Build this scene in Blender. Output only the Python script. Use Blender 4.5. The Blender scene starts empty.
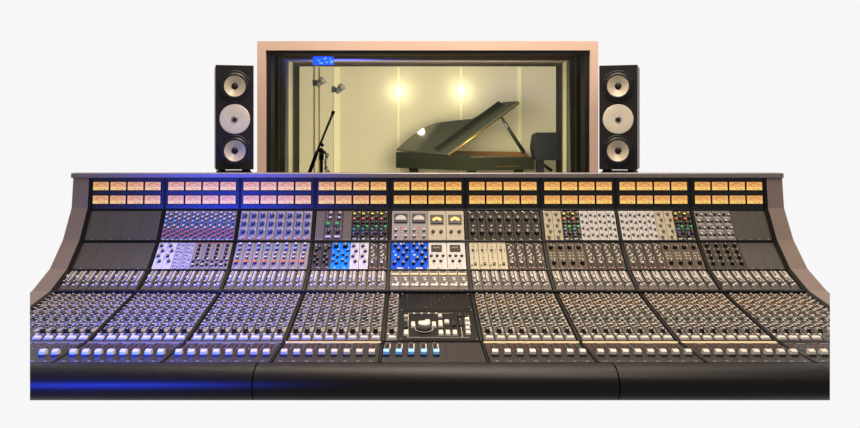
import bpy, math, random
from mathutils import Matrix, Vector
S = bpy.context.scene
COL = S.collection
random.seed(7)

# ---------------------------------------------------------------- camera
F = 843.0
cam = bpy.data.objects.new('camera', bpy.data.cameras.new('camera'))
COL.objects.link(cam)
cam.location = (-0.06, 0, 1.3)
cam.rotation_euler = (math.pi / 2, 0, 0)
cam.data.sensor_width = 36
cam.data.lens = F / 860 * 36
cam.data.shift_x = 0.019
cam.data.shift_y = -0.0919
cam.data.clip_start = 0.05
S.camera = cam
# ---------------------------------------------------------------- world: even white studio surround
W_ = bpy.data.worlds.new('world'); S.world = W_; W_.use_nodes = True
bg = W_.node_tree.nodes['Background']
bg.inputs[0].default_value = (0.930, 0.930, 0.930, 1)
bg.inputs[1].default_value = 1.0
S.view_settings.view_transform = 'Standard'
S.view_settings.look = 'None'
S.view_settings.exposure = 0
S.view_settings.gamma = 1
S.view_settings.use_curve_mapping = False


def area(name, loc, target, sx, sy, power, color):
    l = bpy.data.lights.new(name, 'AREA'); l.shape = 'RECTANGLE'
    l.size = sx; l.size_y = sy; l.energy = power; l.color = color
    o = bpy.data.objects.new(name, l); COL.objects.link(o)
    o.location = loc
    o.rotation_euler = (Vector(target) - Vector(loc)).to_track_quat('-Z', 'Y').to_euler()
    return o


area('ceiling_lamp_warm', (0.5, 3.05, 3.3), (0.4, 3.0, 0.7), 3.2, 0.7, 175, (1.0, 0.84, 0.68))
area('armrest_sheen_light', (0.2, 4.35, 2.9), (0.1, 3.0, 0.6), 3.4, 0.25, 75, (1.0, 0.80, 0.60))  # added light, gives the warm sheen along the armrest top
bd = bpy.data.lights.new('blue_spotlight', 'SPOT'); bd.energy = 3300; bd.color = (0.02, 0.06, 1.0)
bd.spot_size = math.radians(14.5); bd.spot_blend = 0.85; bd.shadow_soft_size = 0.34
bl = bpy.data.objects.new('blue_spotlight', bd); COL.objects.link(bl); bl.location = (-1.95, -1.2, 0.75)
bl.rotation_euler = (Vector((-0.86, 3.5, 0.74)) - Vector(bl.location)).to_track_quat('-Z', 'Y').to_euler()
area('live_room_lamp', (0.1, 7.6, 1.9), (0.1, 11.5, 0.6), 2.2, 2.5, 720, (1.0, 0.93, 0.74))

b2 = bd.copy(); b2.energy = 5200; b2.spot_size = math.radians(17); b2.spot_blend = 0.9; b2.shadow_soft_size = 0.3  # second blue spot, added to strengthen the blue on the armrest
bo = bpy.data.objects.new('blue_spotlight', b2); COL.objects.link(bo); bo.location = (-1.9, -0.9, 1.6)
bo.rotation_euler = (Vector((-0.95, 2.4, 0.56)) - Vector(bo.location)).to_track_quat('-Z', 'Y').to_euler()

# ---------------------------------------------------------------- materials
MATS = {}


def lin(c):
    return tuple(((v / 255) / 12.92) if v <= 10 else (((v / 255) + 0.055) / 1.055) ** 2.4 for v in c)


def M(name, rgb, rough=0.5, spec=0.3, metal=0.0, emit=None, estr=0.0, noise=0.0, nscale=30.0, stretch=(1, 1, 1), bump=0.0):
    m = bpy.data.materials.new(name); m.use_nodes = True
    nt = m.node_tree; b = nt.nodes['Principled BSDF']
    c = lin(rgb)
    b.inputs['Base Color'].default_value = (*c, 1)
    b.inputs['Roughness'].default_value = rough
    b.inputs['Specular IOR Level'].default_value = spec
    b.inputs['Metallic'].default_value = metal
    if emit:
        b.inputs['Emission Color'].default_value = (*lin(emit), 1)
        b.inputs['Emission Strength'].default_value = estr
    if noise or bump:
        tc = nt.nodes.new('ShaderNodeTexCoord'); mp = nt.nodes.new('ShaderNodeMapping')
        mp.inputs['Scale'].default_value = stretch
        n = nt.nodes.new('ShaderNodeTexNoise'); n.inputs['Scale'].default_value = nscale; n.inputs['Detail'].default_value = 4
        nt.links.new(tc.outputs['Object'], mp.inputs[0]); nt.links.new(mp.outputs[0], n.inputs['Vector'])
        if noise:
            r = nt.nodes.new('ShaderNodeValToRGB')
            r.color_ramp.elements[0].position = 0.3; r.color_ramp.elements[1].position = 0.7
            r.color_ramp.elements[0].color = (*[v * (1 - noise) for v in c], 1)
            r.color_ramp.elements[1].color = (*[min(1, v * (1 + noise)) for v in c], 1)
            nt.links.new(n.outputs[0], r.inputs[0]); nt.links.new(r.outputs[0], b.inputs['Base Color'])
        if bump:
            bp = nt.nodes.new('ShaderNodeBump'); bp.inputs['Strength'].default_value = bump; bp.inputs['Distance'].default_value = 0.002
            nt.links.new(n.outputs[0], bp.inputs['Height']); nt.links.new(bp.outputs[0], b.inputs['Normal'])
    MATS[name] = m
    return m


M('cheek', (88, 74, 66), 0.45, 0.3, noise=0.06, nscale=6)
M('cap', (80, 70, 70), 0.4, 0.4)
M('body', (22, 20, 20), 0.6, 0.15)
M('black', (7, 6, 5), 0.4, 0.08)
M('bridge', (14, 12, 14), 0.28, 0.16)
M('leather', (5, 2, 2), 0.46, 0.11, bump=0.12, nscale=260)
M('blank', (50, 44, 37), 0.42, 0.3, noise=0.07, nscale=9, stretch=(8, 1, 1))
M('rail', (7, 6, 6), 0.45, 0.1)
M('strip', (50, 44, 40), 0.45, 0.25)
M('fader_plate', (27, 23, 21), 0.42, 0.15)
M('cream_tape', (160, 144, 108), 0.6, 0.2)
M('grey_tape', (86, 80, 76), 0.6, 0.2)
M('w', (166, 158, 147), 0.4, 0.3)
M('print', (146, 137, 124), 0.6, 0.1)
M('k', (8, 7, 7), 0.35, 0.2)
M('dk', (34, 30, 28), 0.4, 0.3)
M('br', (92, 74, 58), 0.5, 0.2)
M('g', (110, 106, 104), 0.4, 0.3)
M('steel', (150, 146, 140), 0.3, 0.5, metal=0.6)
M('red', (176, 30, 26), 0.4, 0.3)
M('pinkred', (170, 52, 62), 0.4, 0.3)
M('orange', (205, 84, 36), 0.4, 0.3)
M('amber', (150, 110, 48), 0.5, 0.3)
M('yellow', (214, 180, 20), 0.4, 0.3)
M('green', (22, 140, 74), 0.4, 0.3)
M('dgreen', (60, 96, 66), 0.5, 0.3)
M('teal', (40, 104, 96), 0.4, 0.3)
M('navy', (14, 30, 66), 0.3, 0.4)
M('bluek', (12, 44, 86), 0.3, 0.4)
M('sky', (84, 140, 196), 0.4, 0.3)
M('purple', (66, 52, 110), 0.4, 0.3)
M('p_lilac', (98, 92, 88), 0.65, 0.08)
M('p_tan', (112, 101, 84), 0.65, 0.08)
M('p_tan2', (82, 73, 59), 0.65, 0.08)
M('p_olive', (56, 51, 42), 0.65, 0.08)
M('p_dark', (52, 46, 40), 0.65, 0.08)
M('p_grey', (128, 120, 115), 0.65, 0.08)
M('p_cream', (158, 146, 127), 0.65, 0.08)
M('p_cream2', (144, 134, 112), 0.65, 0.08)
M('p_white', (160, 154, 148), 0.65, 0.08)
M('p_brown', (72, 63, 52), 0.65, 0.08)
M('p_sky', (0, 104, 186), 0.65, 0.08)
M('p_blue', (0, 60, 160), 0.65, 0.08)
M('capblue', (104, 164, 220), 0.4, 0.3)
M('glow', (120, 90, 50), 0.4, 0.3, emit=(238, 172, 92), estr=0.62)
M('glow_mark', (110, 60, 20), 0.5, 0.1, emit=(170, 92, 40), estr=0.35)
M('glow_low', (140, 110, 60), 0.4, 0.3, emit=(250, 205, 110), estr=0.62)
M('needle', (20, 10, 5), 0.5, 0.1)
M('vu_white', (160, 152, 142), 0.4, 0.3)
M('vu_amber', (215, 165, 90), 0.4, 0.3, emit=(240, 180, 90), estr=0.25)
M('display', (46, 41, 37), 0.6, 0.1)
M('speaker_box', (22, 17, 16), 0.5, 0.12)
M('speaker_side', (74, 58, 52), 0.5, 0.3)
M('rubber', (9, 8, 8), 0.4, 0.2)
M('cone', (150, 136, 114), 0.35, 0.4)
M('waveguide', (160, 150, 134), 0.45, 0.3)
M('frame_wood', (164, 139, 123), 0.5, 0.2, noise=0.03, nscale=3)
M('frame_black', (14, 12, 12), 0.5, 0.2)
M('frame_grey', (70, 68, 60), 0.5, 0.3)
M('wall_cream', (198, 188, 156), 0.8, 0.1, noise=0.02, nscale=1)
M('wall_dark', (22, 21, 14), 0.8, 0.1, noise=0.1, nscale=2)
M('wall_trim', (72, 68, 50), 0.7, 0.1)
M('soffit', (64, 56, 48), 0.8, 0.1)
M('batten_and_light_line', (226, 216, 172), 0.7, 0.1)
M('batten_dark', (130, 116, 80), 0.7, 0.1)
M('live_floor', (110, 84, 54), 0.4, 0.3, noise=0.2, nscale=5, stretch=(12, 1, 1))
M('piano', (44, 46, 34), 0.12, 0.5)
M('piano_lid', (84, 86, 68), 0.09, 0.5)  # same black lacquer, colour lightened for the bright walls it reflects
M('piano_inner', (120, 84, 42), 0.3, 0.5)
M('brass', (180, 140, 60), 0.3, 0.5, metal=0.8)
M('mic_black', (3, 3, 3), 0.4, 0.12)
M('reflected_glow', (255, 240, 200), 0.5, 0.1, emit=(255, 244, 214), estr=14)
M('blue_glow', (10, 30, 120), 0.5, 0.1, emit=(30, 80, 255), estr=1.6)
M('blue_pale', (90, 150, 255), 0.5, 0.1, emit=(110, 180, 255), estr=1.2)
M('shell', (235, 235, 235), 0.9, 0.0)

gm = bpy.data.materials.new('glass'); gm.use_nodes = True; MATS['glass'] = gm
nt = gm.node_tree; nt.nodes.clear()
out = nt.nodes.new('ShaderNodeOutputMaterial'); mx = nt.nodes.new('ShaderNodeMixShader')
tr = nt.nodes.new('ShaderNodeBsdfTransparent'); gl = nt.nodes.new('ShaderNodeBsdfGlossy'); fr = nt.nodes.new('ShaderNodeFresnel')
gl.inputs['Roughness'].default_value = 0.02; fr.inputs['IOR'].default_value = 1.22
tr.inputs['Color'].default_value = (0.93, 0.96, 0.93, 1)
nt.links.new(fr.outputs[0], mx.inputs[0]); nt.links.new(tr.outputs[0], mx.inputs[1]); nt.links.new(gl.outputs[0], mx.inputs[2])
nt.links.new(mx.outputs[0], out.inputs[0])

# ---------------------------------------------------------------- mesh builder
CX, SL, SR = -0.06, -0.4552, 0.4938      # the console's angled ends in plan


class MB:
    def __init__(self): self.v = []; self.f = []; self.m = []; self.s = []

    def face(self, idx, mat, smooth=False): self.f.append(tuple(idx)); self.m.append(mat); self.s.append(smooth)

    def pts(self, ps):
        b = len(self.v); self.v += [Vector(p) for p in ps]; return b

    def box(self, lo, hi, mat, top=None, inset=0.0, topmat=None):
        (x0, y0, z0), (x1, y1, z1) = lo, hi; i = inset
        b = self.pts([(x0, y0, z0), (x1, y0, z0), (x1, y1, z0), (x0, y1, z0), (x0 + i, y0 + i, z1), (x1 - i, y0 + i, z1), (x1 - i, y1 - i, z1), (x0 + i, y1 - i, z1)])
        for q in ((3, 2, 1, 0), (0, 1, 5, 4), (1, 2, 6, 5), (2, 3, 7, 6), (3, 0, 4, 7)): self.face([b + k for k in q], mat)
        self.face([b + 4, b + 5, b + 6, b + 7], topmat or mat)
        return self

    def prism(self, poly, x0, x1, mat, mats=None):      # poly in (Y,Z), extruded along X
        n = len(poly); b = self.pts([(x0, y, z) for y, z in poly] + [(x1, y, z) for y, z in poly])
        for i in range(n):
            j = (i + 1) % n
            self.face((b + i, b + j, b + n + j, b + n + i), mats[i] if mats else mat)
        self.face([b + i for i in range(n)][::-1], mat); self.face([b + n + i for i in range(n)], mat)
        return self

    def lathe(self, prof, mats, n=12, smooth=True, mat4=None, caps=True):   # prof (r,z); mats per segment
        rings = []
        for r, z in prof:
            ps = [(r * math.cos(2 * math.pi * k / n), r * math.sin(2 * math.pi * k / n), z) for k in range(n)]
            if mat4 is not None: ps = [mat4 @ Vector(p) for p in ps]
            rings.append(self.pts(ps))
        for a in range(len(prof) - 1):
            for k in range(n):
                k2 = (k + 1) % n
                self.face((rings[a] + k, rings[a] + k2, rings[a + 1] + k2, rings[a + 1] + k), mats[a] if isinstance(mats, (list, tuple)) else mats, smooth)
        if not caps: return self
        last = mats[-1] if isinstance(mats, (list, tuple)) else mats
        self.face([rings[-1] + k for k in range(n)], last)
        self.face([rings[0] + k for k in range(n)][::-1], mats[0] if isinstance(mats, (list, tuple)) else mats)
        return self

    def tube(self, a, b, r, mat, n=8, r2=None):
        a = Vector(a); b = Vector(b); d = b - a
        q = Matrix.Translation(a) @ d.to_track_quat('Z', 'Y').to_matrix().to_4x4()
        return self.lathe([(r, 0), (r if r2 is None else r2, d.length)], mat, n, True, q)

    def add(self, o, mat4):
        b = len(self.v); self.v += [mat4 @ p for p in o.v]
        self.f += [tuple(b + i for i in f) for f in o.f]; self.m += o.m; self.s += o.s
        return self

    def mesh(self, name, clip=False):
        me = bpy.data.meshes.new(name)
        me.from_pydata([tuple(p) for p in self.v], [], self.f)
        names = list(dict.fromkeys(self.m))
        for n in names: me.materials.append(MATS[n])
        ix = {n: i for i, n in enumerate(names)}
        me.polygons.foreach_set('material_index', [ix[n] for n in self.m])
        me.polygons.foreach_set('use_smooth', self.s)
        me.update()
        if clip:
            import bmesh
            bm = bmesh.new(); bm.from_mesh(me)
            bmesh.ops.remove_doubles(bm, verts=bm.verts, dist=1e-5)
            for sl, sg in ((SL, -1), (SR, 1)):
                no = Vector((sg, -sg * sl, 0)).normalized()
                r = bmesh.ops.bisect_plane(bm, geom=bm.verts[:] + bm.edges[:] + bm.faces[:], plane_co=(CX, 0, 0), plane_no=no, clear_outer=True)
                ed = [e for e in r['geom_cut'] if isinstance(e, bmesh.types.BMEdge) and e.is_boundary]
                if ed: bmesh.ops.holes_fill(bm, edges=ed, sides=0)
            bmesh.ops.recalc_face_normals(bm, faces=bm.faces[:])
            bm.to_mesh(me); bm.free()
        return me


WORLD = {}


def put(name, data, parent=None, mw=None, label=None):
    o = bpy.data.objects.new(name, data); COL.objects.link(o)
    mw = mw if mw is not None else Matrix.Identity(4)
    WORLD[o] = mw
    if parent is not None:
        o.parent = parent; o.matrix_basis = WORLD[parent].inverted() @ mw
    else: o.matrix_basis = mw
    if label: o['label'] = label
    return o


def thing(name, label, cat, loc, rz=0, group=None):
    mw = Matrix.Translation(loc) @ Matrix.Rotation(rz, 4, 'Z')
    o = put(name, None, None, mw, label); o['category'] = cat
    if group: o['group'] = group
    return o


def struct(name, mb, mw=None):
    o = put(name, mb.mesh(name), None, mw); o['kind'] = 'structure'; return o


# ================================================================= THE SETTING: live room behind the window
def PX(px, Y): return CX + (px - 413.7) * Y / F


def PZ(py, Y): return 1.3 - (py - 135) * Y / F


WY = 4.6
x0, x1, x2, x3 = PX(257.2, WY), PX(265.8, WY), PX(590.2, WY), PX(598.3, WY)
zt, zt2, zb2, zb = PZ(41.2, WY), PZ(50.3, WY), 0.94, 0.89
fo = MB()   # pinkish outer window frame
fo.box((x0, WY, zb), (x1, WY + .1, zt), 'frame_wood'); fo.box((x2, WY, zb), (x3, WY + .1, zt), 'frame_wood')
fo.box((x1, WY, zt2), (x2, WY + .1, zt), 'frame_wood'); fo.box((x1, WY, zb), (x2, WY + .1, zb2), 'frame_wood')
win = struct('window_1', fo)
t = .026
fi = MB()
a0, a1, c1 = x1 + t, x2 - t, zt2 - .018
for lo, hi in (((x1, WY + .02, zb2), (a0, WY + .14, zt2)), ((a1, WY + .02, zb2), (x2, WY + .14, zt2)), ((a0, WY + .02, c1), (a1, WY + .14, zt2)), ((a0, WY + .02, zb2), (a1, WY + .14, zb2 + t))):
    fi.box(lo, hi, 'frame_black')
put('inner_frame', fi.mesh('inner_frame'), win)
g = MB(); g.pts([(a0, WY + .06, zb2 + t), (a1, WY + .06, zb2 + t), (a1, WY + .06, c1), (a0, WY + .06, c1)]); g.face((0, 1, 2, 3), 'glass')
put('glass_pane', g.mesh('glass_pane'), win)
# room
RN, RB = 4.74, 13.0
lx0, lx1 = PX(267.0, RN), PX(299.5, RB)
rx0, rx1 = PX(589.0, RN), PX(556.0, RB)
cz0, cz1 = PZ(52, RN), PZ(66.5, RB)


def slab(a, b, zf, th, mat, name, side):
    # vertical wall from plan point a to b, tops zf(a), zf(b)
    a = Vector(a); b = Vector(b); d = (b - a).normalized(); n = Vector((-d.y, d.x)) * side * th
    za, zb_ = zf
    mb = MB(); q = mb.pts([(a.x, a.y, 0), (b.x, b.y, 0), (b.x, b.y, zb_), (a.x, a.y, za), (a.x + n.x, a.y + n.y, 0), (b.x + n.x, b.y + n.y, 0), (b.x + n.x, b.y + n.y, zb_), (a.x + n.x, a.y + n.y, za)])
    mb.face((0, 1, 2, 3), mat)
    for f in ((4, 7, 6, 5), (0, 4, 5, 1), (3, 2, 6, 7), (0, 3, 7, 4), (1, 5, 6, 2)): mb.face(f, 'shell')
    return struct(name, mb)


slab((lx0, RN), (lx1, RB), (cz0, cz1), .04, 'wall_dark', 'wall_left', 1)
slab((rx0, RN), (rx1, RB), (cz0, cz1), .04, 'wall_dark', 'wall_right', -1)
slab((lx1, RB), (rx1, RB), (cz1, cz1), .05, 'wall_cream', 'wall_back', 1)
wf = MB().box((x0 + .02, WY + .02, 0), (x3 - .02, WY + .12, zb), 'shell'); struct('wall_front', wf)
c = MB(); c.pts([(lx0, RN, cz0), (rx0, RN, cz0), (rx1, RB, cz1), (lx1, RB, cz1), (lx0, RN, cz0 + .04), (rx0, RN, cz0 + .04), (rx1, RB, cz1 + .04), (lx1, RB, cz1 + .04)])
c.face((0, 3, 2, 1), 'soffit')
for f in ((4, 5, 6, 7), (0, 1, 5, 4), (1, 2, 6, 5), (2, 3, 7, 6), (3, 0, 4, 7)): c.face(f, 'shell')
struct('ceiling', c)
fl = MB(); fl.pts([(lx0, RN, 0), (rx0, RN, 0), (rx1, RB, 0), (lx1, RB, 0), (lx0, RN, -.04), (rx0, RN, -.04), (rx1, RB, -.04), (lx1, RB, -.04)])
fl.face((0, 1, 2, 3), 'live_floor')
for f in ((4, 7, 6, 5), (0, 4, 5, 1), (1, 5, 6, 2), (2, 6, 7, 3), (3, 7, 4, 0)): fl.face(f, 'shell')
struct('floor', fl)
# pale vertical trims on the dark side walls and battens and two painted light lines on the cream wall
n = 1


def wall_trim(pxa, pxb, left, mat, thick=.03):
    global n
    # find plan positions on the side wall whose pixels are pxa, pxb (the trims are straight vertical boards on that wall)
    A, B = (Vector((lx0, RN)), Vector((lx1, RB))) if left else (Vector((rx0, RN)), Vector((rx1, RB)))

    def hit(px):
        lo, hi = 0.0, 1.0
        for _ in range(40):
            mid = (lo + hi) / 2; p = A.lerp(B, mid); q = 413.7 + (p.x - CX) / p.y * F
            if (q < px) == left: lo = mid
            else: hi = mid
        return lo
    ta, tb = hit(pxa), hit(pxb)
    d = (B - A).normalized(); nn = Vector((d.y, -d.x)) * (1 if left else -1) * thick
    mb = MB(); p = A.lerp(B, ta); q = A.lerp(B, tb); za = cz0 + (cz1 - cz0) * ta; zb_ = cz0 + (cz1 - cz0) * tb
    b = mb.pts([(p.x, p.y, 0), (q.x, q.y, 0), (q.x, q.y, zb_), (p.x, p.y, za), (p.x + nn.x, p.y + nn.y, 0), (q.x + nn.x, q.y + nn.y, 0), (q.x + nn.x, q.y + nn.y, zb_), (p.x + nn.x, p.y + nn.y, za)])
    for f in ((4, 5, 6, 7), (0, 3, 7, 4), (1, 5, 6, 2), (0, 4, 5, 1), (3, 2, 6, 7), (0, 1, 2, 3)): mb.face(f, mat)
    struct('trim_%d' % n, mb); n += 1


wall_trim(273.3, 275.6, True, 'wall_trim'); wall_trim(288.6, 290.2, True, 'wall_trim')
wall_trim(581.5, 579, False, 'wall_trim'); wall_trim(566.5, 565, False, 'wall_trim')
for a_, b_, mt in ((314, 315.2, 'batten_dark'), (319, 320, 'batten_dark'), (334, 340, 'batten_and_light_line'), (397.5, 399.5, 'batten_and_light_line'), (460, 462, 'batten_and_light_line'), (517.5, 521.5, 'batten_and_light_line')):
    mb = MB().box((PX(a_, RB), RB - .03, 0), (PX(b_, RB), RB, cz1 - .01), mt); struct('trim_%d' % n, mb); n += 1

# ================================================================= CONSOLE
WB = 0.32


def P(y, s): return Vector((0, 269.8 / s, 1.3 - (y - 135) / s * WB))


pts = [P(178, 75), P(210, 75.25), P(242, 77.15), P(270.8, 80.0), P(293, 83.9), P(342, 98.5), P(363, 109.2)]


def frame(k, X, tt, h=0.0):
    a, b = pts[k], pts[k + 1]; d = (b - a).normalized()
    nrm = Vector((0, d.z, -d.y)); nrm = -nrm if nrm.z < 0 else nrm       # up/outward
    if k == 0: nrm = Vector((0, -1, 0)) if abs(nrm.z) < .2 else nrm
    u = Vector((1, 0, 0)); v = -d; w = u.cross(v)
    p = a + (b - a) * tt + w * h; p.x = X
    return Matrix(((u.x, v.x, w.x, p.x), (u.y, v.y, w.y, p.y), (u.z, v.z, w.z, p.z), (0, 0, 0, 1)))


def seclen(k): return (pts[k + 1] - pts[k]).length


def inside(X, Y, m=0.0): return CX + SL * Y + m < X < CX + SR * Y - m


con = thing('mixing_console', 'large dark analogue mixing console with nine bays of knobs and faders below glowing meters', 'mixing console', (0, 3.0, 0.54))
BX = 4.5 * WB
# body
prof = [(p.y + .012, p.z - .01) for p in pts]
prof[0] = (pts[0].y + .03, pts[0].z + .01); prof[-1] = (pts[-1].y - .0, pts[-1].z - .012)
body = prof + [(2.47, .575), (2.60, .55), (3.45, .545), (3.85, .75), (3.80, 1.02), (3.66, 1.118)]
put('body_shell', MB().prism(body, -BX - .04, BX + .04, 'body').mesh('body_shell', True), con)
put('top_cap', MB().prism([(3.585, 1.1165), (3.582, 1.120), (3.582, 1.135), (3.586, 1.138), (3.64, 1.138), (3.64, 1.1165)], -1.516, 1.512, 'cap').mesh('top_cap'), con)
# cheeks
for sg in (-1, 1):
    pr = []
    for i, p in enumerate(pts):
        pr.append((p.y - (.012 if i else .006), p.z + (.010 if i else 0)))
    pr = pr[:6] + [(pts[6].y, pts[6].z + .006)]
    low = [(2.60, .55), (3.45, .55), (3.83, .75), (3.79, 1.02), (3.65, 1.1165)]
    a, b = (BX + .003, 1.51) if sg > 0 else (-1.51, -BX - .003)
    put('side_cheek', MB().prism(pr + low, a, b, 'cheek').mesh('side_cheek', True), con)
    a, b = (BX - .012, BX + .003) if sg > 0 else (-BX - .003, -BX + .012)
    pr2 = [(y + .003, z - .003) for y, z in pr]
    put('inner_trim', MB().prism(pr2 + low, a, b, 'black').mesh('inner_trim', True), con, label='thin black edge inside the side cheek')
# arm rest in three pads
ar = []
cy, cz, ry, rz_ = 2.440, .587, .074, .049
for k in range(28):
    an = 2 * math.pi * k / 28; c_, s_ = math.cos(an), math.sin(an); e = .94
    ar.append((cy - ry * math.copysign(abs(c_) ** e, c_), cz + rz_ * math.copysign(abs(s_) ** e, s_)))
for a, b in ((-1.5, -.516), (-.512, .517), (.521, 1.5)):
    me = MB().prism(ar, a, b, 'leather').mesh('armrest_pad', True)
    for p in me.polygons: p.use_smooth = True
    me.set_sharp_from_angle(angle=math.radians(50)); put('armrest_pad', me, con)
# rails between sections
for k, hh, dd in ((1, .006, .004), (2, .008, .005), (3, .006, .005), (4, .010, .011), (5, .004, .004)):
    M4 = frame(k, 0, 0)
    mb = MB().box((-BX + .01, -dd, -.006), (BX - .01, dd, hh), 'rail', inset=.001)
    if k == 4:
        for i in range(-36, 37): mb.box((i * .04 - .0012, -.0045, hh), (i * .04 + .0012, -.002, hh + .001), 'g')
    m2 = MB().add(mb, M4)
    put('rail', m2.mesh('rail', True), con)
# bay dividers
for i in range(1, 9):
    X = (i - 4.5) * WB; mb = MB()
    for k in range(0, 6):
        L = seclen(k)
        hw, hh = (.0055, .0055) if k < 4 else (.0042, .004) if k == 4 else (.0022, .002)
        mb.add(MB().box((-hw, -L, -.006), (hw, 0, hh), 'rail'), frame(k, X, 0))
    put('bay_divider', mb.mesh('bay_divider', True), con)
# ---- meter bridge
L0 = seclen(0)
vu = MB().box((-.0365, -.0205, 0), (.0365, .0205, .004), 'black', inset=.001)
VU_ME = vu.mesh('vu_meter')
df = MB().box((-.0328, -.0172, .003), (.0328, -.004, .0046), 'glow_low').box((-.0328, -.004, .003), (.0328, .0172, .0046), 'glow')
for i in range(14):
    a0_ = math.radians(140 - i * 100 / 14); a1_ = math.radians(140 - (i + .8) * 100 / 14)
    R1, R2 = .027, .0295
    q = [(R1 * math.cos(a0_), -.016 + R1 * math.sin(a0_), .0048), (R2 * math.cos(a0_), -.016 + R2 * math.sin(a0_), .0048), (R2 * math.cos(a1_), -.016 + R2 * math.sin(a1_), .0048), (R1 * math.cos(a1_), -.016 + R1 * math.sin(a1_), .0048)]
    b = df.pts(q); df.face((b, b + 3, b + 2, b + 1), 'glow_mark' if i < 10 else 'red')
df.box((-.002, -.0125, .0046), (.004, -.0105, .005), 'glow_mark'); df.box((.012, -.014, .0046), (.020, -.0115, .005), 'needle')
q = df.pts([(-.0005, -.016, .0051), (.0005, -.016, .0051), (-.0175, .009, .0051), (-.0185, .009, .0051)]); df.face((q, q + 1, q + 2, q + 3), 'glow_mark')
DF_ME = df.mesh('dial_face')
for bay in range(9):
    X = (bay - 4) * WB
    mb = MB().box((-WB / 2 + .006, -L0, -.01), (WB / 2 - .006, 0, .002), 'bridge')
    for i in range(8): mb.box((-.07 + i * .02, -.113, .002), (-.068 + i * .02, -.111, .0024), 'dk')
    put('meter_panel', mb.mesh('meter_panel'), con, frame(0, X, 0))
    for r, ty in enumerate((.255, .68)):
        for j in range(4):
            o = put('vu_meter', VU_ME, con, frame(0, X - .1105 + j * .0737 - .0005, ty, .002))
            put('dial_face', DF_ME, o, WORLD[o], 'warm glowing meter scale with a thin needle')

# ---- control prototypes
GEO = {}


def knob(r, body='k', cap='w', h=None, n=10):
    key = ('k', r, body, cap, h, n)
    if key not in GEO:
        h_ = h or r * 1.5
        m = MB()
        m.lathe([(r, 0), (r * .96, h_ * .35), (r * .80, h_ * .42), (r * .76, h_)], [body, body, body, cap], n, False)
        m.box((-.12 * r, 0, h_), (.12 * r, r * .62, h_ + r * .06), 'w' if cap in ('k', 'dk', 'navy', 'bluek', 'br') else 'dk')
        GEO[key] = m
    return key


def button(w, l, col, h=.004, base=None):
    key = ('b', w, l, col, h, base)
    if key not in GEO:
        m = MB()
        if base: m.box((-w * .62, -l * .6, 0), (w * .62, l * .6, h * .3), base)
        m.box((-w / 2, -l / 2, 0), (w / 2, l / 2, h), col, inset=min(w, l) * .12)
        GEO[key] = m
    return key


def mark(w, l, col='print'):
    key = ('m', w, l, col)
    if key not in GEO: GEO[key] = MB().box((-w / 2, -l / 2, 0), (w / 2, l / 2, .0006), col)
    return key


KN = []          # outboard knobs: (size, key, matrix, parent)
PITCH = (WB - .016) / 8


def sx(bay, strip): return (bay - 4) * WB - WB / 2 + .008 + strip * PITCH


def module(name, k, bay, strip, wstrips, panel, ctrls, label=None):
    """one plug-in module; ctrls = (u 0..1, t 0..1, key, kind)"""
    L = seclen(k) - .010; w = wstrips * PITCH
    X = sx(bay, strip) + w / 2
    M4 = frame(k, X, 0)
    mb = MB().box((-w / 2 + .0005, -L - .005, -.006), (w / 2 - .0005, -.005, .002), panel, inset=.0006)
    for (uu, tt) in ((-w / 2 + .004, -.008), (w / 2 - .004, -L - .002)): mb.lathe([(.0016, .002), (.0016, .0028)], 'steel', 6, False, Matrix.Translation((uu, tt, 0)))
    later = []
    for u, tt, key, kind in ctrls:
        loc = Matrix.Translation(((u - .5) * w, -.005 - tt * L, .002))
        if kind == 'K': later.append((key, M4 @ loc))
        else: mb.add(GEO[key], loc)
    o = put(name, mb.mesh(name), con, M4, label)
    for key, m4 in later: KN.append((key[1], key, m4, o))
    return o


rnd = random.Random(3)


def dots(cols, rows, col='print', w=.0022):
    return [(u, t_, mark(w, w, col), 'm') for u in cols for t_ in rows]


def modA():
    c = []
    caps = ['w', 'w', 'sky', 'w', 'pinkred', 'pinkred']
    for i, (cap) in enumerate(caps):
        tt = .09 + i * .145
        c.append((.28, tt, knob(.0064, 'k' if i % 2 else 'navy', cap), 'K'))
        c.append((.72, tt + .07, knob(.0064, 'navy' if i == 2 else 'k', 'w' if i in (0, 1, 3) else cap if i > 3 else 'bluek'), 'K'))
    return c + [(.3, .97, mark(.012, .003, 'w'), 'm'), (.75, .97, mark(.007, .003, 'w'), 'm')]


def modB():
    c = []
    for tt in (.18, .45, .72):
        c += [(.5, tt, knob(.0098, 'navy', 'bluek'), 'K'), (.22, tt - .12, button(.006, .006, 'w'), 'm'), (.8, tt - .1, mark(.004, .01, 'w'), 'm'), (.5, tt - .13, mark(.012, .003, 'w'), 'm'), (.2, tt + .02, mark(.003, .006, 'print'), 'm')]
    return c + [(.3, .93, button(.010, .006, 'w'), 'm'), (.72, .93, button(.008, .006, 'orange'), 'm'), (.5, .86, mark(.014, .002, 'w'), 'm')]


def modC():
    return [(.65, .1, knob(.0085, 'br', 'p_cream2'), 'K'), (.6, .26, knob(.0072, 'dk', 'w'), 'K'), (.25, .2, button(.005, .004, 'w'), 'm'),
            (.4, .47, knob(.0098, 'dgreen', 'green'), 'K'), (.5, .71, knob(.0085, 'k', 'dk'), 'K'), (.45, .88, button(.024, .009, 'w', .006), 'm'), (.2, .6, mark(.004, .004), 'm'), (.8, .6, mark(.004, .004), 'm')]


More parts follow.
